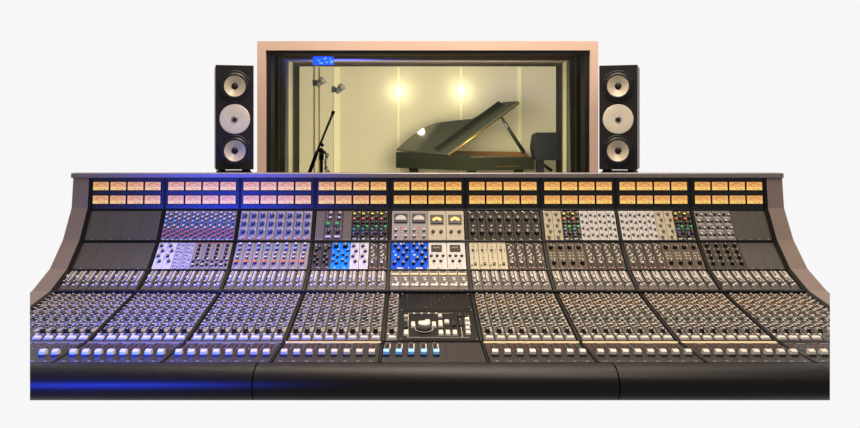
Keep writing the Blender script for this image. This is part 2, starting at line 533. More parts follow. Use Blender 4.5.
def modD():
    L_ = [(.13, 'dk', 'yellow'), (.30, 'dk', 'orange'), (.42, 'k', 'k'), (.55, 'k', 'k'), (.64, 'teal', 'teal'), (.77, 'k', 'purple'), (.86, 'k', 'k')]
    R_ = [(.25, 'k', 'k'), (.42, 'k', 'k'), (.56, 'dgreen', 'green'), (.76, 'k', 'k'), (.68, 'k', 'k')]
    c = [(.27, a, knob(.0068, b, d), 'K') for a, b, d in L_] + [(.72, a, knob(.0068, b, d), 'K') for a, b, d in R_]
    return c + [(.8, .06, button(.007, .006, 'w'), 'm'), (.35, .95, button(.014, .007, 'w'), 'm'), (.85, .95, mark(.004, .004, 'w'), 'm')] + dots((.5,), (.2, .35, .5, .7), 'print')


def arcgeo(face, bezel, R, inner, up):
    key = ('vu', face)
    if key not in GEO:
        m = MB().box((-.028, -.022, 0), (.028, .024, .006), bezel, inset=.002)
        N = 12; c0 = (0, -.008) if not up else (0, -.012)
        ps = [(c0[0] + R * math.cos(math.pi * i / N if not up else math.pi * (.14 + .72 * i / N)), c0[1] + R * (.92 if not up else 1.05) * math.sin(math.pi * i / N if not up else math.pi * (.14 + .72 * i / N)), .0064) for i in range(N + 1)]
        if up: ps += [(-.016, -.009, .0064), (-.008, -.006, .0064), (0, -.001, .0064), (.008, -.006, .0064), (.016, -.009, .0064)]
        b = m.pts(ps); m.face([b + i for i in range(len(ps))], face)
        q = m.pts([(-.0006, -.004, .0066), (.0006, -.004, .0066), (-.009, .011, .0066), (-.0102, .011, .0066)]); m.face((q, q + 1, q + 2, q + 3), 'dk')
        GEO[key] = m
    return key


def modE():
    return [(.5, .27, arcgeo('vu_white', 'dk', .0235, 0, False), 'm'), (.24, .66, knob(.0070, 'k', 'w'), 'K'), (.78, .66, knob(.0070, 'k', 'w'), 'K'), (.24, .86, knob(.0070, 'k', 'w'), 'K'), (.78, .86, knob(.0070, 'k', 'w'), 'K'),
            (.5, .57, mark(.007, .008, 'red'), 'm'), (.5, .98, mark(.022, .003, 'red'), 'm'), (.5, .75, mark(.010, .002, 'dk'), 'm'), (.5, .66, mark(.008, .002, 'dk'), 'm'), (.5, .87, mark(.008, .002, 'dk'), 'm')]


def modF():
    c = [(.5, .31, arcgeo('vu_amber', 'dk', .0225, 0, True), 'm'), (.28, .70, knob(.0076, 'dk', 'br'), 'K'), (.72, .70, knob(.0076, 'dk', 'br'), 'K'), (.5, .62, mark(.003, .003, 'dk'), 'm'), (.5, .84, mark(.003, .003, 'dk'), 'm')]
    return c + [(u, .91, mark(.004, .0025, 'g'), 'm') for u in (.2, .35, .5, .65, .8)] + dots((.06, .94), (.15, .25, .35, .45), 'g')


def modG():
    c = []
    for tt in (.28, .73):
        c.append((.5, tt, knob(.0105, 'k', 'k'), 'K'))
        for i in range(9):
            a = math.radians(-50 + i * 35); c.append((.5 + .44 * math.cos(a), tt - .115 * math.sin(a), mark(.002, .002, 'br' if i % 2 else 'print'), 'm'))
    return c + [(.3, .06, mark(.005, .005, 'w'), 'm'), (.6, .5, mark(.008, .004, 'w'), 'm'), (.7, .95, mark(.006, .003, 'w'), 'm')]


def modH():
    c = [(.42 + (.2 if i % 2 else 0), .12 + i * .19, knob(.0068, 'g', 'br'), 'K') for i in range(5)]
    return c + [(.18, .1 + i * .19, mark(.003, .003, 'dk'), 'm') for i in range(5)] + [(.5, .97, mark(.012, .002, 'br'), 'm')]


def modI():
    c = []
    for i in range(4):
        tt = .14 + i * .22
        c += [(.27, tt, knob(.0062, 'dk', 'g'), 'K'), (.74, tt + .05, knob(.0056, 'br', 'dk'), 'K'), (.55, tt - .05, mark(.003, .003, 'dk'), 'm'), (.48, tt + .09, mark(.004, .002, 'br'), 'm')]
    return c


def modJ():
    c = []
    for i in range(4):
        tt = .13 + i * .22
        c += [(.28, tt, knob(.0066, 'k', 'w' if i % 2 else 'dk'), 'K'), (.74, tt + .02, knob(.0058, 'dk', 'w' if i % 2 == 0 else 'k'), 'K'), (.5, tt + .1, mark(.022, .003, 'w'), 'm')]
    return c


def modK():
    c = [(.35 + (.28 if i % 2 else 0), .14 + i * .19, knob(.0075, 'dk', 'g'), 'K') for i in range(4)]
    return c + dots((.2, .4, .6, .8), (.85, .93), 'dk', .002) + [(.15, .3, mark(.002, .002, 'dk'), 'm'), (.85, .5, mark(.002, .002, 'dk'), 'm')]


def modL():
    c = []
    for i in range(7):
        c += [(.3, .08 + i * .13, knob(.0042, 'g', 'w', n=8), 'K'), (.7, .12 + i * .13, button(.007, .005, 'w' if i % 2 else 'g'), 'm'), (.5, .06 + i * .13, mark(.016, .0016, 'w'), 'm')]
    return c + [(.5, .97, mark(.008, .004, 'purple'), 'm')]


def modM():
    c = []
    pat = [(.3, .05), (.55, .1), (.35, .17), (.3, .24), (.5, .3), (.35, .36), (.6, .42), (.4, .5), (.55, .57), (.4, .63), (.35, .7)]
    for i, (u, tt) in enumerate(pat): c.append((u, tt, mark(.009 if i % 2 else .005, .004, 'w' if i % 3 else 'print'), 'm'))
    c += [(.3, .2, button(.006, .007, 'w'), 'm'), (.6, .48, button(.006, .007, 'w'), 'm'), (.45, .78, knob(.006, 'g', 'w'), 'K'), (.8, .15, mark(.002, .014, 'print'), 'm'), (.82, .6, mark(.002, .02, 'print'), 'm')]
    return c + [(.3, .93, mark(.006, .005, 'pinkred'), 'm'), (.65, .93, mark(.006, .004, 'print'), 'm')]


def modN():
    c = [(.5, .13 + i * .15, knob(.0066, 'k', 'k'), 'K') for i in range(4)]
    return c + [(.25, .72, knob(.0062, 'k', 'navy'), 'K'), (.75, .66, knob(.0062, 'k', 'w'), 'K'), (.3, .86, knob(.0062, 'k', 'w'), 'K'), (.75, .84, knob(.0062, 'k', 'k'), 'K'), (.5, .03, mark(.012, .005, 'red'), 'm')]


def modO():
    c = [(.5, .1, knob(.0072, 'bluek', 'w'), 'K'), (.5, .27, knob(.0072, 'navy', 'sky'), 'K'), (.45, .43, knob(.006, 'dk', 'w'), 'K'), (.45, .58, knob(.006, 'dk', 'w'), 'K'), (.4, .77, knob(.0085, 'navy', 'orange'), 'K')]
    return c + dots((.85,), (.1, .25, .4, .55, .7), 'w') + [(.5, .95, mark(.014, .003, 'w'), 'm'), (.15, .5, mark(.002, .03, 'print'), 'm')]


def modP():
    c = [(.35, .3, knob(.007, 'k', 'k'), 'K'), (.7, .2, knob(.0065, 'k', 'dk'), 'K'), (.3, .5, knob(.007, 'k', 'dk'), 'K'), (.3, .72, knob(.007, 'k', 'k'), 'K'), (.62, .62, knob(.0065, 'k', 'k'), 'K'), (.62, .8, knob(.0062, 'k', 'dk'), 'K')]
    return c + [(.25, .1, mark(.006, .006, 'print'), 'm'), (.7, .93, mark(.012, .003, 'print'), 'm')]


def modQ():
    c = [(.45, .16, knob(.011, 'k', 'dk'), 'K'), (.75, .32, knob(.0062, 'k', 'g'), 'K'), (.28, .47, knob(.0066, 'k', 'navy'), 'K'), (.7, .55, knob(.0066, 'k', 'navy'), 'K'), (.28, .68, knob(.0062, 'k', 'g'), 'K'), (.65, .78, knob(.007, 'k', 'navy'), 'K')]
    return c + [(.5, .93, mark(.006, .006, 'w'), 'm'), (.85, .12, mark(.003, .003, 'w'), 'm'), (.15, .3, mark(.003, .003, 'w'), 'm')]


def modR():
    c = [(.22, .12), (.68, .12), (.40, .28), (.85, .28), (.66, .45), (.40, .62), (.85, .62), (.20, .79), (.66, .79)]
    c = [(u, tt, knob(.0078, 'k', 'dk'), 'K') for u, tt in c]
    return c + [(.52, .05, mark(.007, .007, 'w'), 'm'), (.25, .47, mark(.009, .009, 'sky'), 'm'), (.5, .95, mark(.026, .005, 'w'), 'm'), (.95, .93, mark(.004, .004, 'w'), 'm'), (.15, .34, mark(.006, .003, 'w'), 'm')]


def modS():
    key = ('disp',)
    if key not in GEO:
        m = MB().box((-.022, -.018, 0), (.022, .018, .004), 'display', inset=.001)
        for i in range(7): m.box((-.014 + i * .004, -.002 + (i % 2) * .003, .004), (-.012 + i * .004, .003 + (i % 3) * .002, .0044), 'print')
        GEO[key] = m
    c = [(.45, .23, key, 'm')]
    c += [(u, .50, knob(.0068, 'dk', 'g'), 'K') for u in (.16, .47, .79)] + [(u, .69, knob(.0068, 'dk', 'g'), 'K') for u in (.3, .66)]
    return c + dots((.1, .3, .5, .7), (.83, .9), 'dk', .003) + [(.5, .95, mark(.01, .003, 'dk'), 'm')]


def modT():
    c = [(.45, .06 + i * .1, mark(.010 if i % 2 else .005, .004, 'dk'), 'm') for i in range(7)]
    return c + [(.45, .4, mark(.002, .075, 'dk'), 'm'), (.4, .28, knob(.0055, 'dk', 'g'), 'K'), (.55, .8, button(.012, .016, 'k'), 'm'), (.18, .85, button(.006, .006, 'br'), 'm'), (.8, .3, mark(.003, .02, 'br'), 'm')]


def modU():
    c = [(.42, .2, knob(.0098, 'k', 'k'), 'K'), (.5, .77, knob(.0098, 'k', 'k'), 'K')]
    return c + [(u, t_, button(.0055, .005, 'w' if u < .5 else 'p_cream'), 'm') for u in (.3, .65) for t_ in (.42, .52, .62)] + [(.8, .12, mark(.005, .005, 'print'), 'm'), (.3, .95, mark(.01, .003, 'print'), 'm')]


def modV():
    return [(.5, .14 + i * .22, knob(.0090, 'k', 'k'), 'K') for i in range(4)] + [(.2, .25 + i * .22, mark(.005, .003, 'print'), 'm') for i in range(3)] + [(.85, .2, mark(.003, .003, 'print'), 'm')]


def run(name, k, bay, strips, panel, fn, w=1):
    for s in strips: module(name, k, bay, s, w, panel, fn())


def blank(k, bay, s0, s1):
    L = seclen(k) - .010; a = sx(bay, s0) + .0005; b = sx(bay, s1) - .0005; X = (a + b) / 2; w = b - a
    mb = MB().box((-w / 2, -L - .005, -.006), (w / 2, -.005, .002), 'p_tan2' if bay == 3 else 'blank', inset=.0006)
    for i in range(1, 4 if bay != 3 else 1): mb.box((-w / 2 + w * i / 4 - .0004, -L - .004, .002), (-w / 2 + w * i / 4 + .0004, -.006, .0022), 'body')
    for i in range(4): mb.lathe([(.002, .002), (.002, .003)], 'steel', 6, False, Matrix.Translation((-w / 2 + w * (i + .5) / 4, -L, 0)))
    put('blank_panel', mb.mesh('blank_panel'), con, frame(k, X, 0))


A8 = range(8)
blank(1, 0, 0, 8); blank(2, 0, 0, 8)
run('equalizer_module', 1, 1, A8, 'p_lilac', modA)
run('equalizer_module', 1, 2, A8, 'p_tan', modB)
blank(1, 3, 0, 1); run('preamp_module', 1, 3, (1, 2), 'p_brown', modC); blank(1, 3, 3, 4)
run('channel_equalizer', 1, 3, range(4, 8), 'p_olive', modD)
run('compressor_module', 1, 4, (0, 2), 'p_grey', modE, 2); run('compressor_module', 1, 4, (4, 6), 'p_cream', modF, 2)
run('filter_module', 1, 5, A8, 'p_dark', modG)
run('preamp_module', 1, 6, (0, 1), 'p_cream2', modH); run('channel_equalizer', 1, 6, (2, 3), 'p_olive', modD)
run('parametric_module', 1, 6, range(4, 8), 'p_white', modI)
run('parametric_module', 1, 7, range(0, 4), 'p_white', modI); run('preamp_module', 1, 7, (4, 5), 'p_cream2', modH); run('channel_equalizer', 1, 7, (6, 7), 'p_olive', modD)
run('parametric_module', 1, 8, range(0, 4), 'p_lilac', modJ); blank(1, 8, 4, 8)
run('dynamics_module', 2, 1, (0, 1), 'p_white', modK); run('gate_module', 2, 1, (2, 3), 'p_grey', modL); run('tone_module', 2, 1, range(4, 8), 'p_tan', modN)
run('tone_module', 2, 2, A8, 'p_tan', modO)
run('tone_module', 2, 3, (0, 1), 'p_dark', modP); run('tone_module', 2, 3, (2, 3), 'p_sky', modQ); run('dynamics_module', 2, 3, (4, 5), 'p_white', modK); run('gate_module', 2, 3, (6, 7), 'p_dark', modM)
run('dual_equalizer', 2, 4, (0, 2), 'p_blue', modR, 2); run('dual_limiter', 2, 4, (4, 6), 'p_white', modS, 2)
run('dynamics_module', 2, 5, range(0, 4), 'p_cream2', modT); run('gate_module', 2, 5, range(4, 8), 'p_dark', modM)
run('filter_module', 2, 6, range(0, 4), 'p_brown', modU); run('gate_module', 2, 6, range(4, 8), 'p_dark', modM)
run('gate_module', 2, 7, range(0, 4), 'p_dark', modM); run('filter_module', 2, 7, range(4, 8), 'p_brown', modU)
run('filter_module', 2, 8, range(0, 4), 'p_olive', modV); blank(2, 8, 4, 8)

MESH = {}


def me_of(key, name):
    if key not in MESH: MESH[key] = GEO[key].mesh(name)
    return MESH[key]


KN.sort(key=lambda q: -q[0] / (q[2].translation.y))
for _r, key, m4, par in KN[:100]: put('rotary_knob', me_of(key, 'rotary_knob'), par, m4)
mb = MB()
for _r, key, m4, par in KN[100:]: mb.add(GEO[key], m4)
o = put('rotary_knobs', mb.mesh('rotary_knobs'), con, None, 'small knobs of many colours on the plug-in modules'); o['kind'] = 'stuff'

# ---- short-fader row (section 3)
L3 = seclen(3) - .012


def short_strip(M4, w):
    mb = MB().box((-w / 2 + .0008, -L3 - .004, -.006), (w / 2 - .0008, -.004, .001), 'strip')
    return mb


SF = None
small = MB()
for bay in range(9):
    for st in range(8):
        X = sx(bay, st) + PITCH / 2; M4 = frame(3, X, 0)
        if bay == 4:
            mb = short_strip(M4, PITCH)
            mb.box((-.016, -.036, .001), (.016, -.024, .003), 'cream_tape'); mb.box((-.016, -.022, .001), (.016, -.006, .002), 'g').box((-.012, -.018, .002), (.012, -.010, .003), 'dk')
            for i, (u, v, w_, l_, c_) in enumerate(((.002, -.062, .012, .006, 'w'), (.004, -.075, .010, .006, 'w'), (.006, -.088, .012, .006, 'g'), (-.006, -.112, .010, .014, 'w'), (.008, -.112, .012, .016, 'w'), (.012, -.098, .008, .006, 'w'))):
                mb.box((u - w_ / 2, v - l_ / 2, .001), (u + w_ / 2, v + l_ / 2, .004), c_)
            for e in (-.0175, .0165): mb.box((e, -.125, .001), (e + .001, -.004, .005), 'g')
            put('insert_strip', mb.mesh('insert_strip'), con, M4)
            continue
        if SF is None:
            mb = short_strip(M4, PITCH)
            mb.box((-.0125, -.074, .001), (-.0045, -.004, .0022), 'print'); mb.box((.001, -.074, .001), (.0105, -.004, .0022), 'g')
            mb.box((.0025, -.068, .0022), (.0045, -.006, .0026), 'w'); mb.box((-.0095, -.07, .0022), (-.0072, -.006, .0026), 'k')
            mb.box((-.001, -.078, .001), (.0005, -.004, .003), 'k')
            for v in (-.016, -.03, -.044): mb.box((.007, v, .0022), (.0098, v + .004, .003), 'w')
            mb.box((-.0178, -.128, .001), (-.0166, -.004, .004), 'k')
            SF = mb.mesh('send_strip')
        o = put('send_strip', SF, con, M4)
        put('short_fader', me_of(button(.009, .013, 'w', .008), 'short_fader'), o, M4 @ Matrix.Translation((-.0085, -.052 - .012 * rnd.random(), .0022)))
        for u, v, key in ((-.0085, -.093, knob(.0052, 'dk', 'w', n=8)), (.0065, -.087, knob(.0046, 'g', 'w', n=8)), (.0075, -.104, button(.010, .007, 'w')), (-.0045, -.113, button(.009, .008, 'w')), (.0085, -.118, button(.006, .006, 'g')), (-.0125, -.106, button(.004, .006, 'dk'))):
            small.add(GEO[key], M4 @ Matrix.Translation((u, v, .001)))

# ---- channel strips (section 4)
L4 = seclen(4) - .024
ST = None
for bay in range(9):
    for st in range(8):
        X = sx(bay, st) + PITCH / 2
        if bay == 4 and st > 0: continue
        M4 = frame(4, X, 0) @ Matrix.Translation((0, -.014, 0))
        if not inside(X, M4.translation.y - .05, .0): continue
        if ST is None:
            mb = MB().box((-PITCH / 2 + .0008, -L4, -.006), (PITCH / 2 - .0008, 0, .001), 'strip')
            r3 = random.Random(11)
            for i in range(30):
                v = -.008 - i * (L4 - .05) / 30
                u = r3.choice((-.010, -.004, .003, .009)); w_ = r3.uniform(.010, .022)
                mb.box((max(-.017, u - w_ / 2), v - .0040, .001), (min(.017, u + w_ / 2), v + .0036, .0016), r3.choice(('print', 'print', 'br', 'g')))
            mb.box((-.0008 - .012, -.19, .001), (-.012 + .0008, -.03, .0018), 'amber')
            mb.box((.0100, -.31, .001), (.0140, -.245, .0018), 'dgreen')
            mb.box((-.0180, -L4, .001), (-.0172, 0, .003), 'k')
            ST = mb.mesh('channel_strip')
        o = put('channel_strip', ST, con, M4) if inside(X, 2.70, .02) else None
        if o is None:
            m2 = MB(); m2.v = [Vector(v.co) for v in ST.vertices]
            for p in ST.polygons: m2.face(list(p.vertices), ST.materials[p.material_index].name)
            m3 = MB().add(m2, M4); o = put('channel_strip', m3.mesh('channel_strip', True), con)
        for i in range(11):
            v = -.016 - i * .0312
            capc = ('w', 'p_cream', 'w', 'amber', 'w', 'w', 'teal', 'w', 'dgreen', 'w', 'w')[i]
            for uu, key, dv in ((-.0085, knob(.0054, 'dk' if i % 3 else 'br', capc, n=8), 0), (.0055, knob(.0048, 'g' if i % 2 else 'dk', 'w' if i % 3 else 'br', n=8), -.013), (.0125, button(.006, .006, 'w' if i % 2 else 'print', .004), .004), (-.002, button(.006, .005, 'w' if i in (2, 3, 5, 9) else 'dk', .004), -.018)):
                p = M4 @ Vector((uu, v + dv, .001))
                if inside(p.x, p.y, .004): small.add(GEO[key], M4 @ Matrix.Translation((uu, v + dv, .001)))
        for uu, v, key, nm in ((.0, -L4 + .070, knob(.0098, 'k', 'k', .013), 'level_knob'), (.002, -L4 + .020, button(.027, .020, 'w', .006), 'mute_button')):
            p = M4 @ Vector((uu, v, .001))
            if inside(p.x, p.y, .008): put(nm, me_of(key, nm), o, M4 @ Matrix.Translation((uu, v, .001)))
        for uu, v, key in ((-.011, -L4 + .046, button(.008, .010, 'w', .005)), (.010, -L4 + .044, button(.010, .008, 'g', .005))):
            p = M4 @ Vector((uu, v, .001))
            if inside(p.x, p.y, .006): small.add(GEO[key], M4 @ Matrix.Translation((uu, v, .001)))
o = put('small_controls', small.mesh('small_controls'), con, None, 'rows of tiny white and dark knobs and push buttons'); o['kind'] = 'stuff'

# ---- master section in the centre bay
F4 = frame(4, 0, 0)
xl, xr = sx(4, 1) + .006, sx(4, 8)
mb = MB().box((xl, -.20, -.006), (xr, -.014, .002), 'black', inset=.001)
for i in range(14):
    for j in range(6):
        u = xl + .024 + i * .0172; v = -.032 - j * .0265; mb.box((u - .002, v - .007, .002), (u + .002, v + .005, .004), 'k', inset=.0006, topmat='br' if (i + j) % 9 == 0 else 'dk' if (i * j) % 5 == 0 else 'k')
for u in (xl + .005, xr - .005):
    for v in (-.02, -.194): mb.lathe([(.003, .002), (.003, .0035)], 'steel', 8, False, Matrix.Translation((u, v, 0)))
put('button_matrix', mb.mesh('button_matrix'), con, F4)
Lm = seclen(4) - .010
mb = MB().box((xl, -Lm, -.006), (xr, -.203, .002), 'black', inset=.001)
# printed white outlines
for a, b in (((xl + .030, -.226), (xr - .075, -.224)), ((xl + .030, -Lm + .022), (xr - .030, -Lm + .024)), ((xr - .02, -.345), (xr - .018, -.245))):
    mb.box((a[0], a[1], .002), (b[0], b[1], .0026), 'print')
for u in (xl + .028, xr - .052): mb.box((u, -Lm + .022, .002), (u + .002, -.224, .0026), 'print')
for i in range(8): mb.box((xl + .034 + i * .013, -.232, .002), (xl + .040 + i * .013, -.222, .004), 'w' if i % 2 else 'dk')
for u in (xl + .005, xr - .005): mb.lathe([(.003, .002), (.003, .0035)], 'steel', 8, False, Matrix.Translation((u, -Lm + .006, 0)))
mp = put('monitor_panel', mb.mesh('monitor_panel'), con, F4)
dial = MB().lathe([(.031, 0), (.031, .003), (.029, .004)], ['black', 'print', 'black'], 28, False)
dial.lathe([(.0205, .003), (.0205, .022), (.0195, .025), (.018, .0256)], ['p_grey', 'w', 'w', 'w'], 28, True)
cxm = (397 + 24) ; ux = PX(424.2, 2.83)
put('volume_dial', dial.mesh('volume_dial'), mp, F4 @ Matrix.Translation((ux, -.380, .002)), 'large white volume dial on a black ring')


def mpx(x, y):  # read off the panel by where a control sits on it
    s_lo, s_hi = 0.0, seclen(4)
    for _ in range(30):
        m_ = (s_lo + s_hi) / 2; p = F4 @ Vector((0, -m_, 0)); yy = 135 + (1.3 - p.z) * F / p.y
        if yy < y: s_lo = m_
        else: s_hi = m_
    p = F4 @ Vector((0, -s_lo, 0)); return PX(x, p.y), -s_lo


BT = [(413.2, 326, 3.6, 6, 'w'), (420.3, 325, 3.4, 5, 'w'), (427.5, 322.5, 4.5, 3, 'w'), (434, 326, 3.6, 6, 'w'), (440.5, 325, 3.8, 7, 'w'), (440, 317, 3.6, 3, 'w'), (446.8, 323, 4.2, 4, 'w'),
      (441, 334, 4, 5, 'w'), (448, 334, 4, 5, 'w'), (455, 334, 4, 5, 'w'), (406.2, 334, 4, 5.5, 'w'), (405.8, 317.4, 3.4, 2.4, 'print'), (405.8, 322, 3, 3, 'br'),
      (467, 320.5, 4, 3.4, 'w'), (467.3, 325, 4, 3.4, 'w'), (467.8, 329.5, 4, 3.4, 'w'), (468.3, 334, 4, 3.4, 'w'), (453.8, 325, 3.4, 6, 'k'), (460.6, 324.5, 3.4, 7, 'k'), (459.5, 317, 3.6, 4, 'k'), (466, 317, 3.6, 4, 'k'), (406.2, 328, 3.4, 4, 'k')]
for x, y, w_, l_, c_ in BT:
    u, v = mpx(x, y); sc = 3.6 / F
    key = button(round(w_ * sc, 4), round(l_ * sc * 2.9, 4) * .62, c_, .006, None)
    put('push_button', me_of(key, 'push_button'), mp, F4 @ Matrix.Translation((u, v, .002)))

# ---- fader section
L5 = seclen(5)
FC = {}


def fader_cap(col, side):
    if col not in FC:
        m = MB()
        prof_ = [(-.013, 0), (-.0125, .011), (-.004, .016), (0, .0135), (.004, .016), (.0125, .011), (.013, 0)]
        m.prism(prof_, -.0088, .0088, col); m.box((-.009, -.0007, .013), (.009, .0007, .0139), 'g')
        m.box((-.0105, -.017, -.002), (.0105, -.012, .003), side)
        FC[col] = m.mesh('fader_cap')
    return FC[col]


for bay in range(9):
    X = (bay - 4) * WB
    mb = MB().box((X - WB / 2 + .006, -L5 + .002, -.008), (X + WB / 2 - .006, -.004, .001), 'fader_plate')
    r4 = random.Random(bay)
    if bay in (0, 1, 2): mb.box((X - WB / 2 + .006, -.022, .001), (X + WB / 2 - .006, -.006, .003), 'grey_tape')
    elif bay == 8: mb.box((X - WB / 2 + .006, -.022, .001), (X + WB / 2 - .006, -.006, .003), 'fader_plate'); 
    elif bay != 4: mb.box((X - WB / 2 + .006, -.024, .001), (X + WB / 2 - .006, -.004, .003), 'cream_tape')
    if bay == 7: pass
    slots = range(8) if bay != 4 else range(5)
    for st in slots:
        xs = sx(bay, st) + PITCH / 2 - (.010 if bay == 4 else 0)
        mb.box((xs - .0015, -L5 + .03, .001), (xs + .0015, -.034, .0016), 'k')
        if bay != 4:
            for q in range(5): mb.box((xs - .011, -.042 - q * .017, .001), (xs - .007, -.038 - q * .017, .002), 'red' if q % 2 else 'br'); mb.box((xs + .005, -.046 - q * .017, .001), (xs + .009, -.043 - q * .017, .002), 'print' if q % 2 else 'br')
            mb.box((xs - .017, -.036, .001), (xs + .012, -.030, .002), 'g' if st % 2 else 'br')
            mb.box((xs - .005, -L5 + .012, .001), (xs + .005, -L5 + .018, .0018), 'g')
        else:
            mb.box((xs + .006, -.10, .001), (xs + .010, -.03, .0018), 'print'); mb.box((xs - .006, -.026, .001), (xs + .003, -.020, .0025), 'g')
            mb.box((xs - .009, -.10, .001), (xs - .0075, -.03, .0018), 'g')
    if bay == 4:
        mb.box((sx(4, 6) - .001, -L5 + .004, .001), (sx(4, 6) + .001, -.006, .002), 'k'); mb.box((sx(4, 5) + .004, -L5 + .004, .001), (sx(4, 5) + .006, -.006, .002), 'k')
        mb.box((X - WB / 2 + .006, -.012, .001), (X + WB / 2 - .006, -.006, .002), 'rail')
    m2 = MB().add(mb, frame(5, 0, 0))
    put('fader_panel', m2.mesh('fader_panel', True), con)
    for st in slots:
        xs = sx(bay, st) + PITCH / 2 - (.010 if bay == 4 else 0); tt = .66
        M4 = frame(5, xs, tt, .003)
        if inside(xs, M4.translation.y, .012):
            put('fader_cap', fader_cap('capblue' if bay == 4 else 'w', 'navy' if bay == 4 else 'dk'), con, M4, 'blue fader cap' if bay == 4 else None)

# ================================================================= SPEAKERS on stands
def speaker(pxc, rz, label, slabel, side):
    Y = 4.2; X = PX(pxc, Y)
    zb_s = PZ(169.6, Y); h = .520; w = .184; d = .24
    t = thing('loudspeaker', label, 'loudspeaker', (X, Y, zb_s), rz, 'tall three-driver loudspeakers either side of the window')
    R_ = WORLD[t]
    mb = MB(); q = .005
    mb.prism([(0, 0), (d, 0), (d, h), (0, h)], -w / 2, w / 2, 'speaker_box')
    # side panels
    mb.box((-w / 2 - .001, .004, .002), (-w / 2, d, h - .002), 'speaker_side'); mb.box((w / 2, .004, .002), (w / 2 + .001, d, h - .002), 'speaker_side')
    put('cabinet', mb.mesh('cabinet'), t, R_)
    rot = Matrix.Rotation(math.pi / 2, 4, 'X')      # local z -> -y
    s_ = Y / F
    for zc, kind in ((h - 21 * s_, 'w'), (h - 54 * s_, 'm'), (h - 85.5 * s_, 'w')):
        base = R_ @ Matrix.Translation((0, 0, zc)) @ rot
        if kind == 'w':
            m = MB().lathe([(.0790, 0), (.0785, .006), (.074, .0075), (.071, .005), (.0665, .006), (.062, .022), (.057, .024), (.052, .019), (.051, .006)], 'rubber', 40, True, None, False)
            for i in range(6):
                a = math.radians(30 + i * 60); m.lathe([(.0026, .004), (.0026, .0065)], 'steel', 8, False, Matrix.Translation((.0755 * math.cos(a), .0755 * math.sin(a), 0)))
            o = put('woofer', m.mesh('woofer'), t, base)
            put('cone', MB().lathe([(.0525, .021), (.050, .0195), (.033, .0095), (.014, .0015)], 'cone', 40, True, None, False).mesh('cone'), o, base, 'pale cream speaker cone')
            # recessed look: real hollow cone
            put('dust_cap', MB().lathe([(.0160, .0012), (.0155, .006), (.010, .0105), (.003, .012)], 'rubber', 24, True).mesh('dust_cap'), o, base)
        else:
            m = MB().lathe([(.0750, 0), (.0745, .004), (.070, .0052), (.030, .002), (.017, .0015)], 'waveguide', 44, True)
            o = put('midrange_driver', m.mesh('midrange_driver'), t, base, 'wide cream disc driver')
            put('dust_cap', MB().lathe([(.0165, .0012), (.0155, .006), (.011, .007), (.009, .010), (.003, .012)], ['rubber', 'g', 'rubber', 'rubber'], 24, True).mesh('dust_cap'), o, base)
    for xx in (-.062, .062):
        for yy in (.03, .2):
            put('foot', MB().lathe([(.016, -.012), (.018, 0)], 'rubber', 12, False).mesh('foot'), t, R_ @ Matrix.Translation((xx, yy, 0)))
    st = thing('speaker_stand', slabel, 'speaker stand', (X, Y, 0), rz, 'stands under the loudspeakers')
    R2 = WORLD[st]
    put('top_plate', MB().box((-.085, .0, zb_s - .022), (.085, .23, zb_s - .012), 'black').mesh('top_plate'), st, R2)
    put('pole', MB().box((-.03, .09, .02), (.03, .15, zb_s - .022), 'black').mesh('pole'), st, R2)
    put('base', MB().box((-.14, -.02, 0), (.14, .26, .02), 'black').mesh('base'), st, R2)


speaker(234.8, math.radians(14.6), 'tall black loudspeaker with two woofers and cream centre disc, left of the window', 'black stand under the loudspeaker left of the window', -1)
speaker(618.2, math.radians(-17.6), 'tall black loudspeaker with two woofers and cream centre disc, right of the window', 'black stand under the loudspeaker right of the window', 1)

# ================================================================= LIVE ROOM THINGS
# grand piano
PD = 11.0
kc = Vector((PX(448, PD), PD, 0))            # bass-side keyboard corner (nearest the camera)
zr = PZ(153.5, PD); zl = PZ(170.5, PD)
pang = math.radians(30)                      # piano's tail points to the left and away
pt = thing('grand_piano', 'black grand piano with raised lid in the room behind the window', 'piano', (kc.x + .30, kc.y, 0))
# plan outline in world offsets: bass side runs left, keyboard side runs right and slightly nearer
A_ = Vector((PX(470, PD), PD - .1)); T_ = Vector((PX(396, PD + .9), PD + .9)); B_ = Vector((PX(534.5, PD + .35), PD + .35))
N_ = (B_ - A_).normalized(); Sd = (T_ - A_).normalized()
out_ = [A_, T_ + Sd * -.12, T_ + Vector((-.0, .0)) , T_ + Vector((.02, .16)), T_ + Vector((.18, .34)), T_ + Vector((.45, .52)), T_ + Vector((.72, .66)), T_ + Vector((.98, .95)), T_ + Vector((1.25, 1.12)), B_ + Vector((-.25, .62)), B_ + Vector((-.02, .42)), B_]
out_ = [A_, T_, T_ + Vector((.03, .2)), T_ + Vector((.2, .42)), T_ + Vector((.5, .6)), T_ + Vector((.85, .75)), B_ + Vector((-.35, .85)), B_ + Vector((-.02, .6)), B_]


def plate(poly, z0, z1, mat, top=None, mb=None):
    mb = mb or MB(); k = len(poly); b = mb.pts([(p.x, p.y, z0) for p in poly] + [(p.x, p.y, z1) for p in poly])
    for i in range(k):
        j = (i + 1) % k; mb.face((b + i, b + j, b + k + j, b + k + i), mat)
    mb.face([b + k + i for i in range(k)], top or mat); mb.face([b + i for i in range(k)][::-1], mat)
    return mb


def shrink(poly, f):
    c_ = sum(poly, Vector((0, 0))) / len(poly); return [c_ + (p - c_) * f for p in poly]


ZL = zr - .052
out_ = [A_, A_ + Sd * .04] + out_[1:]
TOP = [ZL, zr] + [zr] * (len(out_) - 4) + [zr, ZL]
TOP[-2] = zr; TOP[-1] = ZL
mb = plate(out_, zl, ZL - .012, 'piano')
